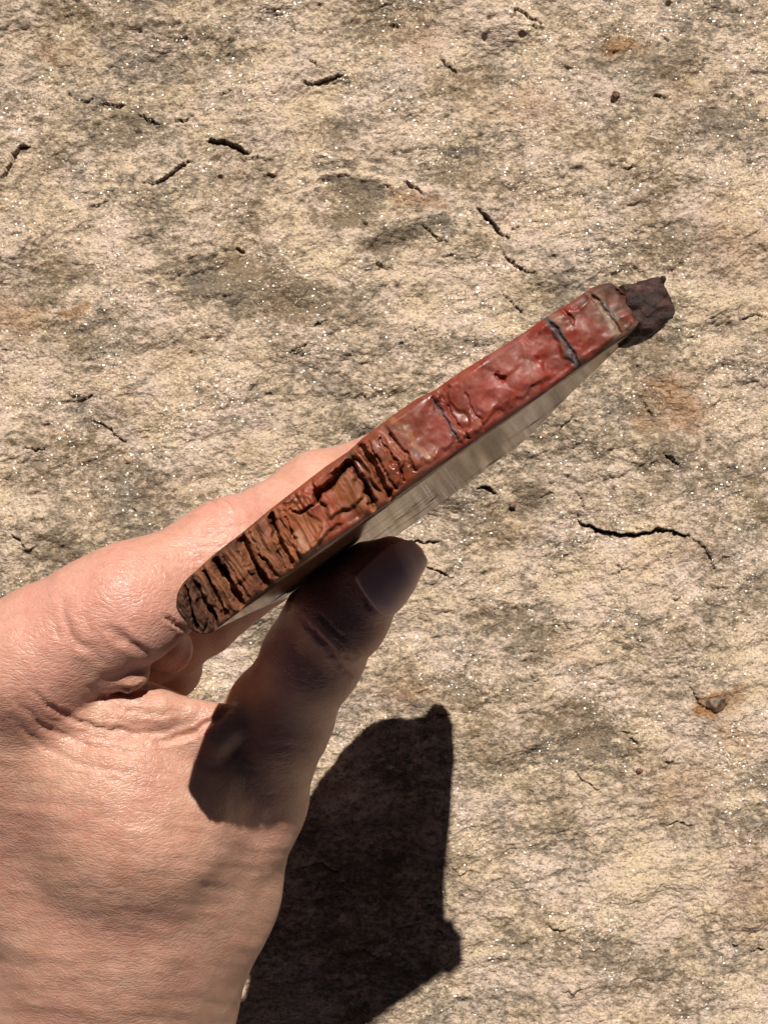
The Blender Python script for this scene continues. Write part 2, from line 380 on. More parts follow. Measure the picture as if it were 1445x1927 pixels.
# ------------------------------------------------------------------ ground: one sheet of flaky rock
def axis(lo, hi, step, far):
    a = list(np.arange(lo, hi+step/2, step)); s = step
    up = []; v = a[-1]
    while v < far: s *= 1.12; v += s; up.append(v)
    s = step; dn = []; v = a[0]
    while v > -far: s *= 1.12; v -= s; dn.append(v)
    return np.array(dn[::-1]+a+up)
GPX = F_PX/CAM_H
CRACKS = [  # photo polyline, groove width px, groove depth mm, lift of the flake above mm
    ([(388, 259), (405, 264), (425, 264), (447, 274), (468, 284)], 5.5, 2.6, 1.3),
    ([(268, 343), (300, 344), (315, 328), (335, 308), (362, 298)], 2.6, 1.2, 1.1),
    ([(255, 206), (275, 218), (299, 228)], 2.4, 1.0, .8), ([(330, 224), (345, 218), (362, 210)], 2.2, .9, .7),
    ([(120, 166), (140, 178), (160, 184), (176, 172)], 2.0, .8, .6), ([(192, 188), (215, 190), (230, 189)], 2.0, .8, .5),
    ([(570, 150), (600, 147), (622, 142), (645, 135)], 3.0, 1.6, .9), ([(574, 104), (588, 112), (600, 122)], 2.0, 1.0, .4),
    ([(2, 330), (14, 312), (22, 285), (36, 272), (52, 272)], 3.2, 1.6, .9),
    ([(413, 172), (428, 165), (446, 160)], 2.0, .8, .6), ([(165, 382), (180, 378), (198, 368)], 2.0, .9, .6),
    ([(898, 392), (915, 408), (930, 422), (940, 438), (957, 446)], 3.6, 1.8, .8),
    ([(788, 420), (806, 436), (822, 450), (842, 457)], 2.4, 1.2, .6), ([(945, 468), (962, 490), (985, 510), (1010, 515)], 2.6, 1.2, .6),
    ([(826, 102), (842, 122), (860, 138)], 2.4, 1.2, .4), ([(720, 44), (738, 43), (754, 45)], 2.6, 1.3, .5),
    ([(1165, 318), (1180, 320), (1196, 316)], 2.6, 1.2, .6), ([(1230, 172), (1248, 176), (1264, 178)], 2.2, 1.2, .5), ([(1245, 64), (1255, 70), (1262, 75)], 2, 1, .4),
    ([(1086, 970), (1100, 986), (1130, 998), (1165, 1007), (1200, 1008), (1235, 998), (1262, 998), (1300, 1010)], 4.0, 2.2, 1.2),
    ([(1300, 1010), (1330, 1035), (1350, 1075)], 1.8, .8, .5),
    ([(768, 1024), (790, 1021), (828, 1022)], 3.4, 1.6, .6), ([(800, 1068), (825, 1074), (856, 1086)], 2.8, 1.3, .6),
    ([(1248, 852), (1268, 866), (1285, 880)], 2.6, 1.3, .5), ([(1212, 752), (1222, 772), (1236, 784)], 2.2, 1.0, .5),
    ([(896, 918), (918, 918), (935, 930)], 3, 1.3, .6), ([(1085, 925), (1095, 945), (1100, 960)], 1.8, .8, .3),
    ([(172, 787), (195, 800), (212, 818), (232, 830)], 2.4, 1.2, .5), ([(18, 1006), (32, 1018), (43, 1031)], 2.6, 1.4, .6),
    ([(42, 843), (66, 846), (95, 841)], 2, .9, .4), ([(575, 618), (595, 612), (612, 604)], 2.4, 1.0, .6), ([(545, 665), (560, 655), (580, 648)], 2, .9, .5),
    ([(760, 340), (775, 352), (796, 366)], 5, 1.4, .3), ([(440, 466), (452, 472), (462, 470)], 2.2, 1.2, .5),
    ([(985, 590), (960, 570), (945, 545)], 2, .9, .4), ([(1395, 600), (1420, 590), (1445, 596)], 2.4, 1, .7), ([(1080, 1452), (1100, 1470), (1128, 1490)], 1.8, .7, .3),
    ([(960, 30), (975, 14), (1000, 35), (1020, 44)], 2.4, 1.3, .6), ([(150, 755), (160, 750), (178, 742)], 1.8, .8, .4), ([(1300, 1295), (1316, 1320), (1326, 1335)], 2.2, 1.0, .3),
    ([(1074, 1878), (1084, 1866), (1094, 1861)], 2.4, 1.2, .4), ([(1420, 1795), (1432, 1790), (1445, 1792)], 2.2, 1.1, .5), ([(1170, 1375), (1185, 1382), (1200, 1380)], 2.2, .9, .3),
    ([(860, 1650), (880, 1640), (905, 1644)], 2, .8, .4), ([(1255, 1560), (1280, 1552), (1310, 1560)], 2, .8, .4), ([(1030, 1740), (1050, 1752), (1075, 1750)], 2, .8, .4),
    ([(560, 1640), (600, 1630), (640, 1650)], 2, .8, .5), ([(640, 1800), (680, 1790), (720, 1805)], 2, .8, .5),
]
BLOBS = [  # kind, px, py, rx, ry, turn, strength
    ('dark', 655, 385, 95, 42, -.1, 1.1), ('dark', 620, 330, 30, 18, -.3, .9), ('dark', 745, 450, 70, 18, -.3, .9), ('dark', 430, 540, 120, 60, .2, .7),
    ('dark', 240, 240, 90, 50, .3, .7), ('dark', 560, 560, 130, 45, -.1, .6), ('dark', 1085, 1390, 120, 60, .3, .9), ('dark', 1000, 1130, 70, 40, .5, .6),
    ('dark', 1190, 80, 70, 35, .1, .5), ('dark', 830, 310, 60, 40, .4, .6), ('dark', 180, 640, 130, 50, -.2, .6), ('dark', 120, 800, 120, 50, 0, .5), ('dark', 1180, 890, 90, 30, .1, .5),
    ('dark', 1300, 1560, 90, 60, .4, .4), ('dark', 950, 1560, 60, 80, .4, .4), ('dark', 1250, 640, 60, 30, 0, .4), ('dark', 640, 1650, 160, 120, 0, .3),
    ('pale', 620, 500, 70, 28, -.1, 1.0), ('pale', 600, 460, 60, 40, .4, .8), ('pale', 700, 345, 110, 8, .03, 1.4), ('pale', 590, 352, 70, 8, -.25, 1.2), ('pale', 545, 235, 80, 12, .6, 1.0), ('pale', 780, 520, 130, 10, -.12, 1.2),
    ('pale', 520, 420, 25, 50, .2, .9), ('pale', 1000, 440, 120, 50, .3, .5), ('pale', 950, 1100, 50, 30, .2, .6), ('pale', 1120, 1250, 60, 25, .6, .8), ('pale', 1180, 900, 60, 10, .2, 1), ('pale', 1200, 870, 80, 8, .25, .9),
    ('pale', 1275, 1135, 30, 22, 0, 1.0), ('pale', 1430, 1230, 18, 50, 0, 1.2), ('pale', 1300, 1700, 60, 90, .5, .6), ('pale', 430, 1280, 90, 50, 0, .7), ('pale', 880, 1800, 40, 60, .3, .4), ('pale', 30, 110, 22, 70, .3, .7), ('pale', 330, 300, 80, 30, 0, .4), ('pale', 60, 680, 70, 60, .3, .4),
    ('pale', 1320, 540, 110, 16, .15, .8), ('pale', 900, 620, 150, 20, .1, .7),
    ('rust', 1180, 80, 55, 22, .15, .8), ('rust', 800, 60, 70, 40, 0, .4), ('rust', 975, 215, 70, 40, 0, .45), ('rust', 30, 600, 60, 45, .2, .5), ('rust', 1265, 760, 55, 45, .3, .75), ('rust', 1400, 450, 80, 60, 0, .4), ('rust', 790, 375, 45, 22, .4, .7), ('rust', 105, 85, 40, 25, 0, .5),
    ('rust', 1352, 1325, 32, 30, 0, 1.6), ('rust', 1400, 1400, 60, 20, .5, .5), ('rust', 740, 1290, 60, 30, -.1, .5), ('rust', 160, 590, 20, 15, 0, .8), ('rust', 1080, 1230, 50, 30, .6, .3), ('rust', 1290, 1480, 80, 50, .2, .4), ('rust', 1420, 1700, 50, 70, 0, .4),
]
_r = np.random.default_rng(23)
for _ in range(45):
    _x, _y = _r.uniform(20, 1430), _r.uniform(20, 1900); _a = _r.normal(-.05, .45); _l = _r.uniform(10, 34); _b = _r.normal(0, .35)
    CRACKS.append(([(_x, _y), (_x+_l*math.cos(_a)*.5, _y+_l*math.sin(_a)*.5+3*_b), (_x+_l*math.cos(_a+_b), _y+_l*math.sin(_a+_b))], _r.uniform(1.2, 1.9), _r.uniform(.25, .6), _r.uniform(.35, .9)))
def ground_height(X, Y):
    h = 2.2*fbm(X/70, Y/60, 3, 1)
    xs = X*.95+Y*.30; ys = -X*.30+Y*.95
    h += 0.75*fbm(xs/17, ys/11, 3, 5)
    # thin flakes that end in small ledges
    for sc, st, sd in ((26, .55, 21), (11, .30, 33)):
        q = 3.2*fbm(xs/sc, ys/(sc*.62), 4, sd, .55)
        fl = np.floor(q); fr = q-fl
        h += st*(fl+sstep(.92, 1.0, fr))*.8
    h += 0.26*fbm(xs/3.4, ys/2.2, 3, 9, .6)
    return h
def build_ground():
    ax = axis(-132, 132, 0.36, 2500); ay = axis(-174, 174, 0.36, 2500)
    X, Y = np.meshgrid(ax, ay, indexing='ij')
    px = CX+X*GPX; py = CY-Y*GPX
    Z = ground_height(X, Y)-1.5
    # the photographed ledges and slits
    jx = 2.8*fbm(px/13, py/13, 4, 41, .6); jy = 2.8*fbm(px/13, py/13, 4, 47, .6)
    for pts, w, dep, lift in CRACKS:
        m = bbmask(px, py, pts, 90)
        if not m.any(): continue
        d, sd, al = polydist(px[m]+jx[m], py[m]+jy[m], pts)
        end = np.sin(np.pi*np.clip(al, 0.0, 1.0))**.35 if len(pts) > 2 else 1.0
        endd = np.where((al <= 0) | (al >= 1), np.exp(-(d/8)**2), 1.0)
        we = np.maximum(.5*w*(.2+.95*end**1.6), 1.0); g = -2.1*dep*np.exp(-(d/we)**4)*np.clip(end+.15, 0, 1)
        up = np.where(sd > 0, 1.5*lift*np.exp(-d/30.0), -0.4*lift*np.exp(-d/14.0))*np.clip(end, 0, 1)*endd
        Z[m] += np.maximum(g, -4.5)*endd+up
    A = {'dark': np.zeros_like(X), 'pale': np.zeros_like(X), 'rust': np.zeros_like(X)}
    wx = 26*fbm(px/60, py/60, 3, 61); wy = 20*fbm(px/60, py/60, 3, 67)
    for kind, bx, by, rx, ry, tn, s in BLOBS:
        m = (np.abs(px-bx) < 3*(rx+ry)) & (np.abs(py-by) < 3*(rx+ry))
        dx = px[m]+wx[m]-bx; dy = py[m]+wy[m]-by; c, sn = math.cos(tn), math.sin(tn)
        r2 = ((dx*c+dy*sn)/rx)**2+((-dx*sn+dy*c)/ry)**2
        e = np.exp(-r2**1.5)*s
        A[kind][m] = np.maximum(A[kind][m], e)
        if kind == 'dark': Z[m] -= 0.9*np.exp(-r2**2)*s          # worn hollows
        if kind == 'pale': Z[m] += 0.5*np.exp(-r2**1.5)*s
    hole = [(1155, 184, 7, 2.2), (982, 62, 6, 1.6), (912, 68, 6, 1.6), (840, 222, 5, 1.4), (406, 300, 7, 1.5), (920, 33, 5, 1.5), (1260, 2, 7, 2), (412, 330, 5, 1.2), (75, 331, 7, 1.0)]
    for hx, hy, r, dp in hole:
        Z -= dp*np.exp(-(((px-hx)**2+(py-hy)**2)/r**2)**1.5)
    v = np.stack([X, Y, Z], -1).reshape(-1, 3)
    o = mesh_obj('ground', v, grid_faces(len(ax), len(ay), True)[:, ::-1], M_GROUND, attrs={k: a.ravel() for k, a in A.items()})
    o['kind'] = 'structure'; o['label'] = 'flaky tan and grey rock surface with glinting mica'
    return ax, ay, Z
GAX, GAY, GZ = build_ground()
def gz(X, Y):
    return float(GZ[np.argmin(abs(GAX-X)), np.argmin(abs(GAY-Y))])

# ------------------------------------------------------------------ the stone slab
def un_to_xy(u, n):             # u runs along the rim, n across its thickness (towards the polished face)
    return u*CU+n*SU, u*SU-n*CU
def px_un(p):                   # photo pixel on the rim (depth 0) -> u, n in mm
    p = np.asarray(p, float); x = (p[:, 0]-CX)*RIM_D/F_PX; y = -(p[:, 1]-CY)*RIM_D/F_PX
    return x*CU+y*SU, x*SU-y*CU
BACK_PX = [(326, 1138), (332, 1117), (347, 1096), (399, 1048), (457, 1003), (507, 961), (569, 913), (612, 880), (658, 849), (683, 825), (745, 779), (787, 750), (818, 735), (868, 700), (980, 631), (1029, 597), (1069, 573), (1113, 542), (1148, 528), (1164, 531), (1178, 540), (1200, 556), (1222, 585)]
FACE_PX = [(366, 1204), (399, 1201), (455, 1154), (480, 1124), (559, 1063), (620, 1019), (673, 985), (729, 948), (745, 930), (849, 856), (900, 823), (1009, 752), (1091, 690), (1168, 643), (1222, 606)]
bu, bn = px_un(BACK_PX); fu, fn = px_un(FACE_PX)
U0, U1 = -37.2, 53.4
TILT = 0.056
FACE_N0 = -0.75
def face_n(z): return FACE_N0+TILT*z
def back_n(z): return -10.7+0.0725*z
ZO = np.array([0, 11, 29, 50, 63, 80, 102, 116, 140])
UL = np.array([-37.2, -33.5, -30.5, -28, -27, -26, -24, -20, -14])
UR = np.array([53.4, 52, 48.5, 45, 43.4, 41.8, 39.5, 36.5, 33])
ZB_U = np.array([-37, -28, -15, 0, 12, 25, 38, 45, 49, 54.]); ZB = np.array([112, 126, 133, 135, 133, 128, 121, 118, 120.5, 119.])

GROOVES = [  # photo polyline on the rim, half width px, depth mm
    ([(452, 1014), (463, 1044), (482, 1075), (505, 1108)], 11, 4.2), ([(512, 985), (522, 1012), (550, 1066)], 7, 2.2), ([(508, 972), (515, 990)], 7, 2.4),
    ([(405, 1056), (420, 1082), (436, 1111), (463, 1149)], 9, 3.8), ([(413, 1062), (432, 1096)], 4, 2.0), ([(386, 1080), (404, 1118), (424, 1155)], 5, 2.8),
    ([(362, 1092), (376, 1122), (390, 1142), (408, 1176)], 7, 3.0), ([(346, 1104), (356, 1140), (370, 1180)], 5, 2.2), ([(372, 1130), (392, 1168), (388, 1190)], 5, 2.0), ([(350, 1130), (372, 1186)], 4, 1.6),
    ([(673, 838), (700, 866), (716, 899), (737, 942)], 7, 3.4), ([(660, 868), (680, 900), (704, 962)], 5, 2.4), ([(684, 905), (694, 930), (712, 962)], 5, 2.2), ([(692, 838), (722, 880), (742, 920)], 4, 1.0),
    ([(598, 934), (622, 912), (652, 876)], 9, 6.0), ([(600, 936), (590, 946), (578, 958), (563, 963), (548, 955)], 4, 1.8), ([(538, 975), (556, 1012)], 4, 1.0),
    ([(470, 1006), (495, 1050), (515, 1086)], 3, 0.9), ([(488, 1040), (508, 1070), (520, 1085)], 4, 1.3), ([(522, 1040), (536, 1070)], 3, 1.0), ([(422, 1052), (446, 1092), (472, 1128)], 2.5, .7),
    ([(735, 815), (760, 850), (782, 888)], 4, .8), ([(716, 830), (742, 872), (760, 905)], 4, .9), ([(813, 750), (838, 790), (862, 828)], 4, .7), ([(830, 748), (858, 790), (884, 822)], 3, .6), ([(872, 740), (900, 790), (912, 812)], 3, .5),
    ([(1028, 600), (1052, 630), (1090, 686)], 5, .7), ([(1060, 580), (1076, 606)], 4, .8), ([(1108, 552), (1140, 590), (1165, 628)], 5, .7), ([(935, 706), (946, 712)], 5, 1.2), ([(1165, 545), (1190, 575), (1205, 600)], 5, .8),
]
LEDGES = [  # blocks of the rim that stand proud: centre px, half sizes along u and n (mm), height
    (435, 1050, 2.6, 4.5, .8), (592, 990, 4.5, 4.0, .9), (640, 930, 3.2, 3.6, 1.0), (722, 880, 3.0, 4.2, .9), (800, 810, 5, 5, .5), (940, 720, 8, 5, .5), (1110, 620, 5, 5, .5), (560, 990, 3, 4, -.6),
]
STOPS = [  # colour along the rim (photo x along its middle), base colours
    (330, (.095, .042, .018)), (380, (.095, .036, .018)), (430, (.145, .050, .026)), (480, (.165, .060, .028)), (540, (.25, .082, .036)), (600, (.33, .088, .045)), (640, (.33, .084, .042)), (680, (.22, .075, .042)), (720, (.26, .085, .042)),
    (760, (.27, .075, .045)), (810, (.25, .065, .050)), (860, (.29, .058, .045)), (930, (.31, .052, .040)), (1000, (.30, .052, .042)), (1060, (.27, .045, .034)), (1110, (.26, .032, .018)), (1140, (.20, .060, .042)), (1165, (.13, .075, .062)), (1195, (.085, .045, .042)), (1215, (.060, .030, .030)), (1250, (.05, .025, .025))]
def rim_relief(px, py, u, v):
    h = 0.5*fbm(u/5.5, v*2.0, 2, 71, .45)+0.10*fbm(u/2.2, v*4, 3, 75, .6)
    fib = sstep(-6, -12, u) + .5*np.exp(-((u-0)/5)**2)                     # fibrous left end
    h += fib*(0.5*fbm(u/1.5+v*.6, v*1.1, 3, 81, .5))+fib*.16*fbm(u/.5, v*2.5, 2, 83)
    # conchoidal facets on the red part
    red = sstep(-4, 4, u)
    fr = np.random.default_rng(5); best = np.full(u.shape, 1e9); fac = np.zeros_like(u)
    uw = u+.8*fbm(u/3, v*3, 2, 92); vw = v*11+.8*fbm(u/3, v*3, 2, 93)
    for i in range(110):
        su, sv_ = fr.uniform(-12, 54), fr.uniform(0, 11); tu, tv = fr.normal(0, .06, 2); o_ = fr.normal(0, .05)
        dd = (uw-su)**2+(vw-sv_)**2
        m = dd < best; best = np.where(m, dd, best); fac = np.where(m, o_+tu*(uw-su)+tv*(vw-sv_), fac)
    for _ in range(5):
        p = np.pad(fac, 1, mode='edge'); fac = (p[1:-1, 1:-1]*2+p[:-2, 1:-1]+p[2:, 1:-1]+p[1:-1, :-2]+p[1:-1, 2:])/6
        p = np.pad(fac, ((3, 3), (2, 2)), mode='edge'); fac = (p[3:-3, 2:-2]+p[:-6, 2:-2]+p[6:, 2:-2]+p[3:-3, :-4]+p[3:-3, 4:])/5
    h += sstep(-12, -4, u)*fac*1.6
    jx = 4*fbm(px/16, py/16, 3, 95); jy = 4*fbm(px/16, py/16, 3, 97)
    for pts, w, dep in GROOVES:
        m = bbmask(px, py, pts, 40)
        if not m.any(): continue
        d, sd, al = polydist(px[m]+jx[m], py[m]+jy[m], pts)
        h[m] -= .72*dep*np.exp(-(d/(.85*w))**4)
    for bx, by, su, sn, a in LEDGES:
        lu, ln = px_un([(bx, by)])
        nn = -10.5+v*11
        r = np.maximum(np.abs(u-lu[0])/su, np.abs(nn-ln[0])/sn)+.25*fbm(u/2, v*4, 2, 99)
        h += a*sstep(1.1, .85, r)
    return h
def build_slab():
    root = bpy.data.objects.new('petrified_wood', None); scene.collection.objects.link(root)
    root['label'] = 'red and brown petrified wood slab with one polished face, pinched in the hand'
    root['category'] = 'stone slab'; root['kind'] = 'thing'
    NC, NR = 620, 96
    s = np.linspace(0, 1, NC)
    u_top = U0+(U1-U0)*s
    nb = np.interp(u_top, bu, bn)-.15; nf = .45*np.interp(u_top, fu, fn)+.55*FACE_N0
    nb[0] = -7.6
    v = np.linspace(0, 1, NR)
    Ug = np.repeat(u_top[:, None], NR, 1); Vg = np.repeat(v[None], NC, 0)
    Ng = nb[:, None]*(1-Vg)+nf[:, None]*Vg
    x, y = un_to_xy(Ug, Ng)
    px = CX+x*F_PX/RIM_D; py = CY-y*F_PX/RIM_D
    h = rim_relief(px, py, Ug, Vg)
    # rolled edges
    ed = np.minimum(Vg, 1-Vg)*(nf-nb)[:, None]
    h = h*np.clip(ed/1.1, .25, 1) - .9*np.exp(-(ed/.4)**1.3)
    de = np.minimum(Ug-U0, 60.0); h -= 2.2*np.exp(-(de/1.1)); de = U1-Ug; h -= 2.0*np.exp(-de/1.2)
    Zr = -h                                                        # depth below the rim plane
    # colour
    order = np.array([p for p, _ in STOPS], float); cols = np.array([c for _, c in STOPS])
    wob = px-.72*(py-np.interp(px, [326, 1222], [1170, 590]))*.55+14*fbm(Ug/3, Vg*3, 3, 101)
    C = np.stack([np.interp(wob, order, cols[:, k]) for k in range(3)], -1)*np.array([.66, .50, .34])
    pur = sstep(.05, .55, fbm(Ug/4.5, Vg*2.6, 3, 111))*sstep(2, 8, Ug)
    C = C*(1-.45*pur[..., None])+.45*pur[..., None]*np.array([.20, .07, .055])
    org = sstep(.1, .6, fbm(Ug/5, Vg*1.8, 3, 115))*sstep(12, 2, Ug)
    C = C*(1-.5*org[..., None])+.5*org[..., None]*np.array([.25, .09, .03])
    stripe = lambda pts, w, col, a: (np.exp(-(polydist(px+5*fbm(px/14, py/14, 3, 121), py, pts)[0]/w)**4)*a, np.array(col))
    for pts, w, col, a in [([(1031, 598), (1050, 630), (1068, 662), (1092, 692)], 8, (.045, .047, .052), .95), ([(1044, 596), (1058, 618)], 9, (.19, .095, .06), .8),
                           ([(816, 752), (836, 785), (862, 828)], 5, (.09, .065, .062), .8), ([(783, 848), (790, 856)], 9, (.05, .038, .045), .85), ([(742, 790), (770, 815), (785, 840), (812, 862)], 6, (.33, .15, .06), .6),
                           ([(1122, 560), (1140, 590), (1162, 632)], 9, (.22, .15, .10), .85), ([(1135, 570), (1152, 598)], 6, (.10, .075, .065), .8), ([(1172, 590), (1182, 600)], 7, (.20, .04, .03), .8), ([(655, 855), (690, 905), (712, 955)], 5, (.11, .062, .045), .7),
                           ([(870, 745), (905, 800)], 4, (.20, .06, .05), .6), ([(560, 1005), (575, 1030)], 9, (.30, .16, .085), .6), ([(1160, 640), (1215, 600)], 6, (.19, .11, .075), .5)]:
        a_, c_ = stripe(pts, w, col, a); C = C*(1-a_[..., None])+a_[..., None]*c_
    # build closed loops: rim (NR) + face side + bottom + back side
    zb = np.interp(u_top, ZB_U, ZB)
    KF = 26; KB = 6
    fz = (np.linspace(0, 1, KF+1)[1:])**1.0
    rows_u, rows_n, rows_z = [Ug], [Ng], [Zr]
    ztop_f = Zr[:, -1]; ztop_b = Zr[:, 0]
    def u_at(sv, z): return np.interp(z, ZO, UL)*(1-sv)+np.interp(z, ZO, UR)*sv
    zf = ztop_f[:, None]*(1-fz)[None]+zb[:, None]*fz[None]
    blend = np.clip(zf/2.5, 0, 1)
    Sg = np.repeat(s[:, None], KF, 1)
    nface = nf[:, None]*(1-blend)+face_n(zf)*blend
    rows_u.append(u_at(Sg, np.maximum(zf, 0))); rows_n.append(nface); rows_z.append(zf)
    bz = np.linspace(0, 1, KB+2)[1:-1]
    Sg2 = np.repeat(s[:, None], KB, 1); zz = np.repeat(zb[:, None], KB, 1)+1.2*np.sin(np.pi*bz)[None]
    rows_u.append(u_at(Sg2, zz)); rows_n.append(face_n(zz)*(1-bz)[None]+back_n(zz)*bz[None]); rows_z.append(zz)
    zk = zf[:, ::-1]; zk = ztop_b[:, None]*(1-fz[::-1])[None]+zb[:, None]*fz[::-1][None]
    blend = np.clip(zk/6.0, 0, 1)
    rows_u.append(u_at(Sg, np.maximum(zk, 0))); rows_n.append((nb[:, None]*(1-blend)+back_n(zk)*blend+.25*fbm(Sg*22, zk/6, 3, 131)*blend)); rows_z.append(zk)
    U = np.concatenate(rows_u, 1); N = np.concatenate(rows_n, 1); Z = np.concatenate(rows_z, 1)
    R = U.shape[1]
    # the ends are broken and a little rounded
    endw = np.exp(-np.minimum(s, 1-s)*90)[:, None]
    mid = .5*(face_n(Z)+back_n(Z)); N = N+(mid-N)*endw*.28*(Z > 1)
    X, Y = un_to_xy(U, N)
    vv = np.stack([X, Y, CAM_H-RIM_D-Z], -1).reshape(-1, 3)
    i = np.arange(NC*R).reshape(NC, R); j = np.roll(i, -1, 1)
    q = np.stack([i[:-1], i[1:], j[1:], j[:-1]], -1).reshape(-1, 4)
    # caps at both ends: strips pairing the face side with the back side
    caps = []
    for e, fl in ((0, False), (NC-1, True)):
        c0 = vv[i[e]].mean(0); k = len(vv)
        mids = []
        inner = vv[i[e]]*.55+c0*.45
        inner = inner+np.array([-CU, -SU, 0])*(0.9 if e == 0 else -.9)
        vv = np.concatenate([vv, inner, c0[None]+np.array([-CU, -SU, 0])*(1.0 if e == 0 else -1.0)])
        a = i[e]; b = np.roll(a, -1); a2 = k+np.arange(R); b2 = np.roll(a2, -1); cc = np.full(R, k+R)
        q1 = np.stack([a, b, b2, a2], 1); q2 = np.stack([a2, b2, cc, cc], 1)
        caps.append(q1[:, ::-1] if fl else q1)
        caps.append(None if False else (np.stack([a2, b2, cc], 1)[:, ::-1] if fl else np.stack([a2, b2, cc], 1)))
    quads = np.concatenate([q, caps[0], caps[2]]); tris = np.concatenate([caps[1], caps[3]])
    Call = np.zeros((len(vv), 3)); Call[:] = (.16, .065, .04)
    full = np.repeat(C[:, -1:, :], R, 1)*.8; full[:, :NR] = C; Call[:NC*R] = full.reshape(-1, 3)
    wet = np.zeros(len(vv)); wg = np.zeros((NC, R)); wg[:, :NR] = sstep(-24, -8, Ug)*.85+.1; wet[:NC*R] = wg.ravel()
    # quads only: fan triangles go in as a second small mesh welded by from_pydata
    me = bpy.data.meshes.new('rough_body')
    me.from_pydata((vv*MM).tolist(), [], quads[:, ::-1].tolist()+tris[:, ::-1].tolist()); me.update()
    me.polygons.foreach_set('use_smooth', np.ones(len(me.polygons), bool))
    a = me.color_attributes.new('tint', 'FLOAT_COLOR', 'POINT'); a.data.foreach_set('color', np.c_[Call, np.ones(len(Call))].astype(np.float32).ravel())
    a = me.attributes.new('wet', 'FLOAT', 'POINT'); a.data.foreach_set('value', wet.astype(np.float32))
    me.materials.append(M_RIM)
    body = bpy.data.objects.new('rough_body', me); scene.collection.objects.link(body); body.parent = root
    body['label'] = 'rough chipped red, orange and brown rim'
    # polished face: a thin plate a hair proud of the body
    NS, NZ = 220, 90
    sv = np.linspace(.004, .996, NS); zt = np.interp(sv, s, np.maximum(ztop_f, 0))+.5
    zb2 = np.interp(sv, s, zb)-.4
    k = np.linspace(0, 1, NZ)
    Zf = zt[:, None]*(1-k)+zb2[:, None]*k; Sf = np.repeat(sv[:, None], NZ, 1)
    Uf = u_at(Sf, Zf)
    topn = np.interp(sv, s, nf)
    bl = np.clip(Zf/2.5, 0, 1)
    base = topn[:, None]*(1-bl)+face_n(Zf)*bl
    e2 = np.minimum(np.minimum(k, 1-k)[None]*NZ, (np.minimum(sv, 1-sv)*NS)[:, None])
    off = .22*np.clip(e2/1.0, 0, 1)-.05
    Nf = base+off
    X, Y = un_to_xy(Uf, Nf)
    pv = np.stack([X, Y, CAM_H-RIM_D-Zf], -1).reshape(-1, 3)
    pf = mesh_obj('polished_face', pv, grid_faces(NS, NZ), M_POLISH, root)
    pf['label'] = 'mirror polished flat face'
    # bark crust at the far end of the rim: an extruded outline, broken up
    poly = [(1168, 534), (1201, 529), (1230, 514), (1243, 514), (1250, 522), (1257, 538), (1268, 558), (1278, 584), (1272, 600), (1257, 611), (1232, 622), (1205, 628), (1190, 590)]
    P = np.array([W(a_, b_, 1.5)[:2] for a_, b_ in poly])
    F = Field([P[:, 0].min()-4, P[:, 1].min()-4, 196], [P[:, 0].max()+4, P[:, 1].max()+4, 229], .3)
    sl, gx, gy, gz_ = F.sub(F.lo, F.lo+F.n*F.h)
    # the crust narrows with depth
    zrel = (224.5-gz_)
    cxm, cym = P.mean(0)
    sh = np.clip(zrel/26, 0, 1)
    gx2 = gx+sh*5.0*CU; gy2 = gy+sh*5.0*SU
    d = np.full(np.broadcast(gx2, gy2, gz_).shape, 1e9, np.float32); inside = np.zeros(d.shape, bool)
    n = len(P)
    for a_ in range(n):
        p, q_ = P[a_], P[(a_+1) % n]; e = q_-p
        wx, wy = gx2-p[0], gy2-p[1]
        t = np.clip((wx*e[0]+wy*e[1])/(e@e), 0, 1)
        d = np.minimum(d, (wx-e[0]*t)**2+(wy-e[1]*t)**2)
        c1 = (p[1] <= gy2) != (q_[1] <= gy2)
        xc = p[0]+(gy2-p[1])/(e[1]+1e-9)*e[0]
        inside ^= c1 & (gx2 < xc)
    d = np.sqrt(d); d = np.where(inside, -d, d)
    dz = np.abs(gz_-216.5)-7.0
    r = .9
    ox = np.maximum(d+r, 0); oz = np.maximum(dz+r, 0)
    f = np.minimum(np.maximum(d+r, dz+r), 0)+np.sqrt(ox**2+oz**2)-r
    f = f+.6*vnoise3(gx/2.6+gy*0, gy/2.6+gx*0, gz_/2.6+0*gx)+.38*vnoise3(gx/1.1+9, gy/1.1+3, gz_/1.1)+.25*np.abs(vnoise3(gx/.7+2, gy/.7+5, gz_/.7))
    F.f[:] = f
    cv, cq = surface_nets(F.f, F.lo, F.h)
    cr = mesh_obj('bark_crust', cv, cq, M_CRUST, root)
    cr['label'] = 'dark purplish brown crumbly crust at the tip'
    return root
SLAB = build_slab()

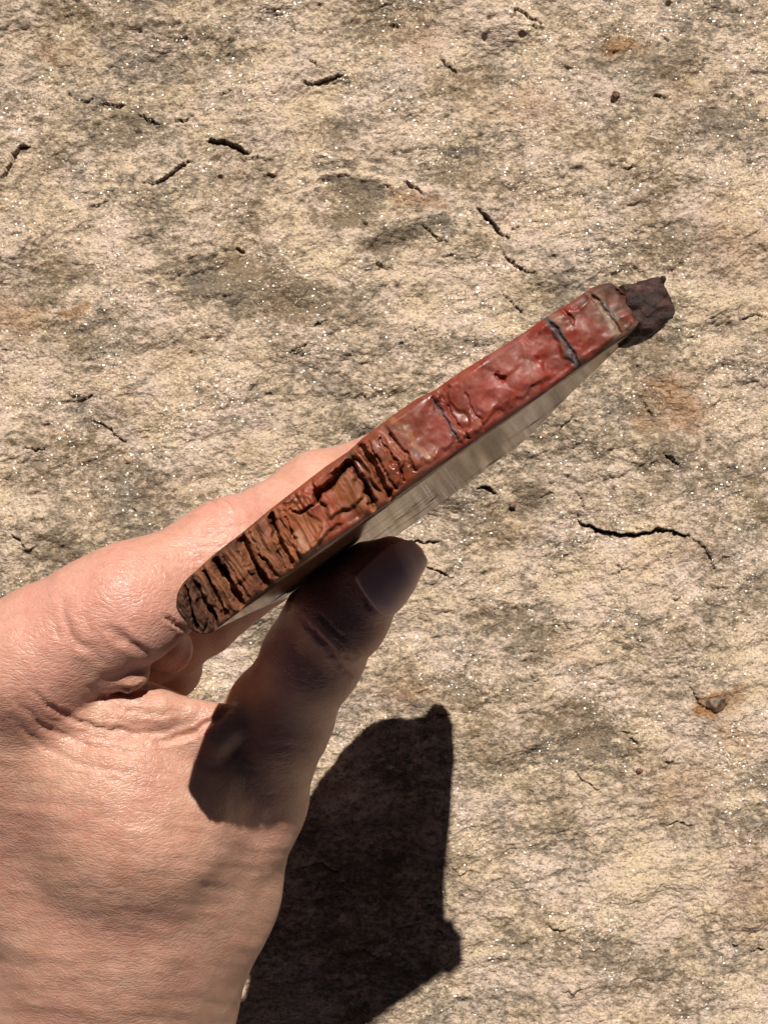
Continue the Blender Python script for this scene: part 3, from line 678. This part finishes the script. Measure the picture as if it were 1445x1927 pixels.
# ------------------------------------------------------------------ the hand
THUMB = [(466, 1500, 86, 12.8), (524, 1350, 67, 10.8), (590, 1235, 53, 9.4), (648, 1152, 43, 8.4), (709, 1090, 37, 5.7), (742, 1060, 35, 4.2)]
def hand_field(F):
    # back of the hand and wrist
    F.chain([(54, 1248, 54, 12.6), (-50, 1400, 74, 17), (-90, 1650, 102, 22), (-80, 2000, 122, 25), (-40, 2500, 144, 26)], 8)
    F.chain([(40, 1385, 68, 14), (220, 1450, 67, 17), (255, 1520, 70, 20), (215, 1720, 88, 23), (150, 2000, 108, 26), (100, 2500, 136, 28)], 10)
    F.chain([(60, 1420, 90, 18), (60, 1700, 108, 24), (40, 2050, 124, 26)], 8)
    F.chain([(320, 1640, 82, 18), (255, 1860, 98, 21)], 8)
    F.chain([(60, 1470, 76, 17), (70, 1600, 86, 20)], 8)
    F.chain([(400, 1620, 108, 15), (325, 1850, 126, 14)], 6)
    # index finger behind the slab
    F.chain([(54, 1248, 54, 12.6), (240, 1138, 50, 11.0), (424, 1029, 59, 8.4), (600, 927, 80, 8.0), (722, 862, 96, 6.6)], 6)
    F.cone(W(110, 1208, 53), 12.0, W(170, 1172, 51), 11.3, 4)
    # thumb column
    F.chain([(466, 1500, 86, 12.8), (392, 1680, 95, 15.0), (285, 1900, 110, 18.6), (160, 2300, 130, 24)], 7)
    F.chain(THUMB, 4)
    F.cone(W(668, 1092, 46), 5.8, W(612, 1142, 54), 7.4, 4)             # pad of the thumb, pressed on the stone
    F.cone(W(698, 1068, 42), 5.2, W(736, 1052, 39), 4.0, 3)
    F.cone(W(755, 1058, 36), 3.8, W(777, 1047, 36), 2.0, 3)
    F.chain([(270, 1450, 66, 14), (430, 1440, 76, 11)], 6)
    F.chain([(310, 1520, 70, 17), (420, 1530, 82, 12)], 8)
    # folds between thumb and finger
    F.chain([(60, 1300, 58, 12), (130, 1325, 57, 8), (215, 1348, 55, 5.4), (300, 1337, 55, 4.0), (432, 1346, 58, 2.0)], 1.6)
    F.chain([(170, 1400, 62, 11), (300, 1400, 60, 7.5), (400, 1378, 59, 5.0), (440, 1360, 58, 3.0)], 2.0)
    F.chain([(100, 1215, 54, 10), (190, 1244, 51, 6.4), (242, 1263, 51, 4.3)], .9)
    F.chain([(190, 1165, 56, 9.5), (285, 1203, 61, 6.6), (316, 1222, 65, 5.3)], 1.6)
    F.chain([(270, 1135, 51, 8), (325, 1158, 57, 5.0)], 1.4)
    # curled fingers deeper down
    F.chain([(0, 1330, 84, 12), (200, 1240, 84, 10), (330, 1200, 88, 8.2), (385, 1172, 92, 7.4), (500, 1085, 104, 7.0), (590, 1010, 112, 6.4)], 1.5)
    F.chain([(20, 1420, 100, 11), (230, 1300, 96, 8.8), (315, 1254, 94, 7.8), (325, 1215, 106, 7.4), (300, 1240, 120, 6.6)], 1.5)
    F.chain([(80, 1480, 112, 9), (240, 1370, 112, 7.4), (290, 1330, 118, 6.6), (270, 1330, 130, 6.0)], 1.5)
def carve_slab(F, gap=0.0):
    sl, x, y, z = F.sub(F.lo, F.lo+F.n*F.h)
    n = (x*SU-y*CU)+0*z; u = (x*CU+y*SU)+0*z; dz = (CAM_H-RIM_D)-z
    ul = np.interp(dz.ravel(), ZO, UL)[None, None, :]; ur = np.interp(dz.ravel(), ZO, UR)[None, None, :]
    d = np.maximum(np.maximum(n-face_n(dz)-.25, back_n(dz)-n), np.maximum(ul-.8-u, u-ur))
    d = np.maximum(d, np.maximum(-1-dz, dz-126.0))
    F.f[:] = np.maximum(F.f, -(d-gap))
CREASES = [  # photo polyline, half width px, depth mm
    ([(117, 1128), (118, 1160), (130, 1190), (152, 1214), (190, 1242)], 8, .5), ([(100, 1150), (108, 1190), (140, 1226)], 6, .3), ([(205, 1184), (240, 1208), (285, 1232)], 8, .6), ([(310, 1158), (330, 1172), (352, 1185)], 4, .9),
    ([(434, 1336), (395, 1362), (345, 1388), (300, 1398)], 5, 1.3), ([(60, 1300), (110, 1340), (180, 1368), (260, 1382), (320, 1378)], 5, .7), ([(30, 1320), (90, 1372), (170, 1404), (260, 1418)], 5, .5), ([(20, 1350), (80, 1405), (160, 1440), (250, 1452)], 5, .35),
    ([(225, 1298), (255, 1299), (288, 1288)], 5, .8), ([(170, 1290), (215, 1330), (290, 1345), (350, 1338)], 5, .4),
    ([(392, 934), (410, 952), (425, 962)], 4, .5), ([(425, 935), (445, 952), (452, 968)], 4, .5), ([(478, 912), (486, 930), (482, 945)], 4, .35), ([(452, 925), (470, 948)], 3, .3), ([(415, 960), (455, 975)], 3.5, .35), ([(380, 985), (430, 992), (470, 985)], 3.5, .3), ([(345, 1005), (400, 1010), (440, 1000)], 3.5, .3), ([(320, 1025), (370, 1032), (410, 1025)], 3.5, .28), ([(300, 1055), (340, 1062), (380, 1052)], 3.5, .25),
    ([(596, 1150), (640, 1200), (690, 1236)], 4, .45), ([(566, 1162), (612, 1215), (668, 1280)], 4, .5), ([(628, 1200), (640, 1220), (662, 1240)], 3, .4), ([(600, 1160), (615, 1178)], 3, .4),
    ([(690, 1088), (687, 1106), (692, 1133), (706, 1150)], 3, .5),
]
def build_hand():
    F = Field(W(-40, 2150, 100)-np.array([6, 0, 0]), [36, 40, 206], 0.62)
    F.lo[2] = 45; F.lo[0] = -112; F.lo[1] = -146
    F = Field(F.lo, [30, 22, 200], 0.62)
    hand_field(F); carve_slab(F)
    v, q = surface_nets(F.f, F.lo, F.h)
    v = relax(v, q, 3)
    nrm = vnormals(v, q)
    px, py = to_px(v)
    # creases where the skin turns to the viewer
    vis = np.clip(nrm[:, 2]*2+.5, 0, 1)*sstep(CAM_H-RIM_D-112, CAM_H-RIM_D-74, v[:, 2])
    hx = 4*fbm(px/20, py/20, 2, 141); hy = 4*fbm(px/20, py/20, 2, 143)
    disp = np.zeros(len(v))
    for pts, w, dep in CREASES:
        m = bbmask(px, py, pts, 40)
        d, sd, al = polydist(px[m]+hx[m], py[m]+hy[m], pts)
        end = np.sin(np.pi*np.clip(al, .04, .96))**.5
        disp[m] += (-dep*np.exp(-(d/w)**2)+.35*dep*np.exp(-((d-2.2*w)/w)**2))*end
    # loose skin: soft furrows across the back of the hand, tendon ridges
    fur = fbm(px/150+py/60, py/26-px/120, 3, 151)
    back = sstep(1330, 1420, py)
    disp += back*.16*fur
    disp += .10*fbm(px/30, py/30, 3, 155)
    for pts, w, a in [([(480, 1600), (470, 1680), (430, 1800)], 24, .6), ([(360, 1640), (330, 1740), (290, 1850)], 30, .5)]:
        d, sd, al = polydist(px, py, pts); disp += a*np.exp(-(d/w)**2)
    v = v+nrm*(disp*vis)[:, None]
    # redder skin at knuckles and finger
    pink = .55*np.exp(-(((px-150)/170)**2+((py-1150)/120)**2))+.5*np.exp(-(((px-430)/110)**2+((py-950)/50)**2))+.35*sstep(1350, 1100, py)+.3*np.exp(-(((px-60)/120)**2+((py-1290)/80)**2))
    o = mesh_obj('hand', v, q, M_SKIN, attrs={'pink': pink})
    o['label'] = 'left hand pinching the stone slab between thumb and index finger'
    o['category'] = 'hand'
    # thumbnail: a curved plate lying on the thumb
    G = Field(W(690, 1160, 30)+np.array([-6, -4, -24]), W(800, 1010, 30)+np.array([5, 5, 14]), .22)
    hand_field(G); carve_slab(G)
    sl, x, y, z = G.sub(G.lo, G.lo+G.n*G.h)
    A = W(696, 1122, 33); B = W(790, 1044, 34)
    ax_ = (B-A); L = np.linalg.norm(ax_); ax_ /= L
    face = np.array([.70, -.52, .50]); face -= ax_*(face@ax_); face /= np.linalg.norm(face)
    side = np.cross(ax_, face)
    M0 = (A+B)/2
    a = (x-M0[0])*ax_[0]+(y-M0[1])*ax_[1]+(z-M0[2])*ax_[2]
    b = (x-M0[0])*side[0]+(y-M0[1])*side[1]+(z-M0[2])*side[2]
    c = (x-M0[0])*face[0]+(y-M0[1])*face[1]+(z-M0[2])*face[2]
    reg = ((np.abs(a)/(L*.56))**3.2+(np.abs(b)/5.4)**3.2)**(1/3.2)
    reg = np.maximum((reg-1)*4.5, -c-3.0)
    shell = np.abs(G.f-.15)-.42
    G.f[:] = np.maximum(shell, reg)
    nv, nq = surface_nets(G.f, G.lo, G.h)
    nv = relax(nv, nq, 4)
    nl = mesh_obj('thumbnail', nv, nq, M_NAIL, o)
    nl['label'] = 'smooth shaded thumbnail'
    return o
HAND = build_hand()

# ------------------------------------------------------------------ loose bits on the rock
def chip(name, px, py, size, flat, mat, label, seed, sink=.35):
    X, Y = (px-CX)/GPX, -(py-CY)/GPX; z0 = gz(X, Y); r = np.random.default_rng(seed)
    F = Field([-size*1.6]*3, [size*1.6]*3, size/13)
    sl, x, y, z = F.sub(F.lo, F.lo+F.n*F.h)
    f = np.sqrt((x/1.15)**2+(y/.9)**2+(z/flat)**2)-size*.95
    for i in range(9):                                                # broken flats
        n = r.normal(size=3); n /= np.linalg.norm(n)
        f = np.maximum(f, x*n[0]+y*n[1]+z*n[2]-size*r.uniform(.45, .85)*(flat if abs(n[2]) > .6 else 1))
    f = f+.10*size*vnoise3(x/size*3+seed+0*y, y/size*3+0*z, z/size*3+0*x)
    v, q = surface_nets(f.astype(np.float32), F.lo, F.h)
    o = mesh_obj(name, v, q, mat)
    o.location = (X*MM, Y*MM, (z0+size*flat*(1-2*sink)*.5)*MM)
    o['label'] = label; o['category'] = 'rock chip' if 'chip' in name else 'pebble'
    return o
def mat_chip(name, a, b):
    m, nt, bs = new_mat(name); g = NT(nt); co = g.n('TexCoord').outputs['Object']
    nt.links.new(g.ramp(g.noise(co, 700, 4, .6), [(.35, a), (.65, b)]), bs.inputs['Base Color'])
    nt.links.new(g.bump(g.noise(co, 1500, 3), .6, .0003), bs.inputs['Normal']); bs.inputs['Roughness'].default_value = .6
    return m
MC1 = mat_chip('iron_pebble', (.05, .035, .022), (.17, .10, .055)); MC2 = mat_chip('red_chip', (.08, .03, .02), (.20, .10, .06)); MC3 = mat_chip('tan_chip', (.30, .20, .12), (.5, .36, .24))
chip('pebble', 1354, 1324, 4.0, .8, MC1, 'dark brown rounded pebble set in an orange rust ring in the rock', 3, .45)
chip('rock_chip', 1158, 176, 1.5, .9, MC2, 'tiny reddish chip beside a dark pit near the top right', 4, .2)
chip('rock_chip', 966, 951, 1.4, .9, MC2, 'tiny dark red chip on the rock just right of the polished face', 5, .2)
chip('rock_chip', 236, 864, 1.9, .7, MC3, 'small tan chip on the rock above the index finger', 6, .2)
chip('rock_chip', 1204, 1452, 1.3, .8, MC2, 'tiny red chip on the rock right of the shadow', 8, .3)
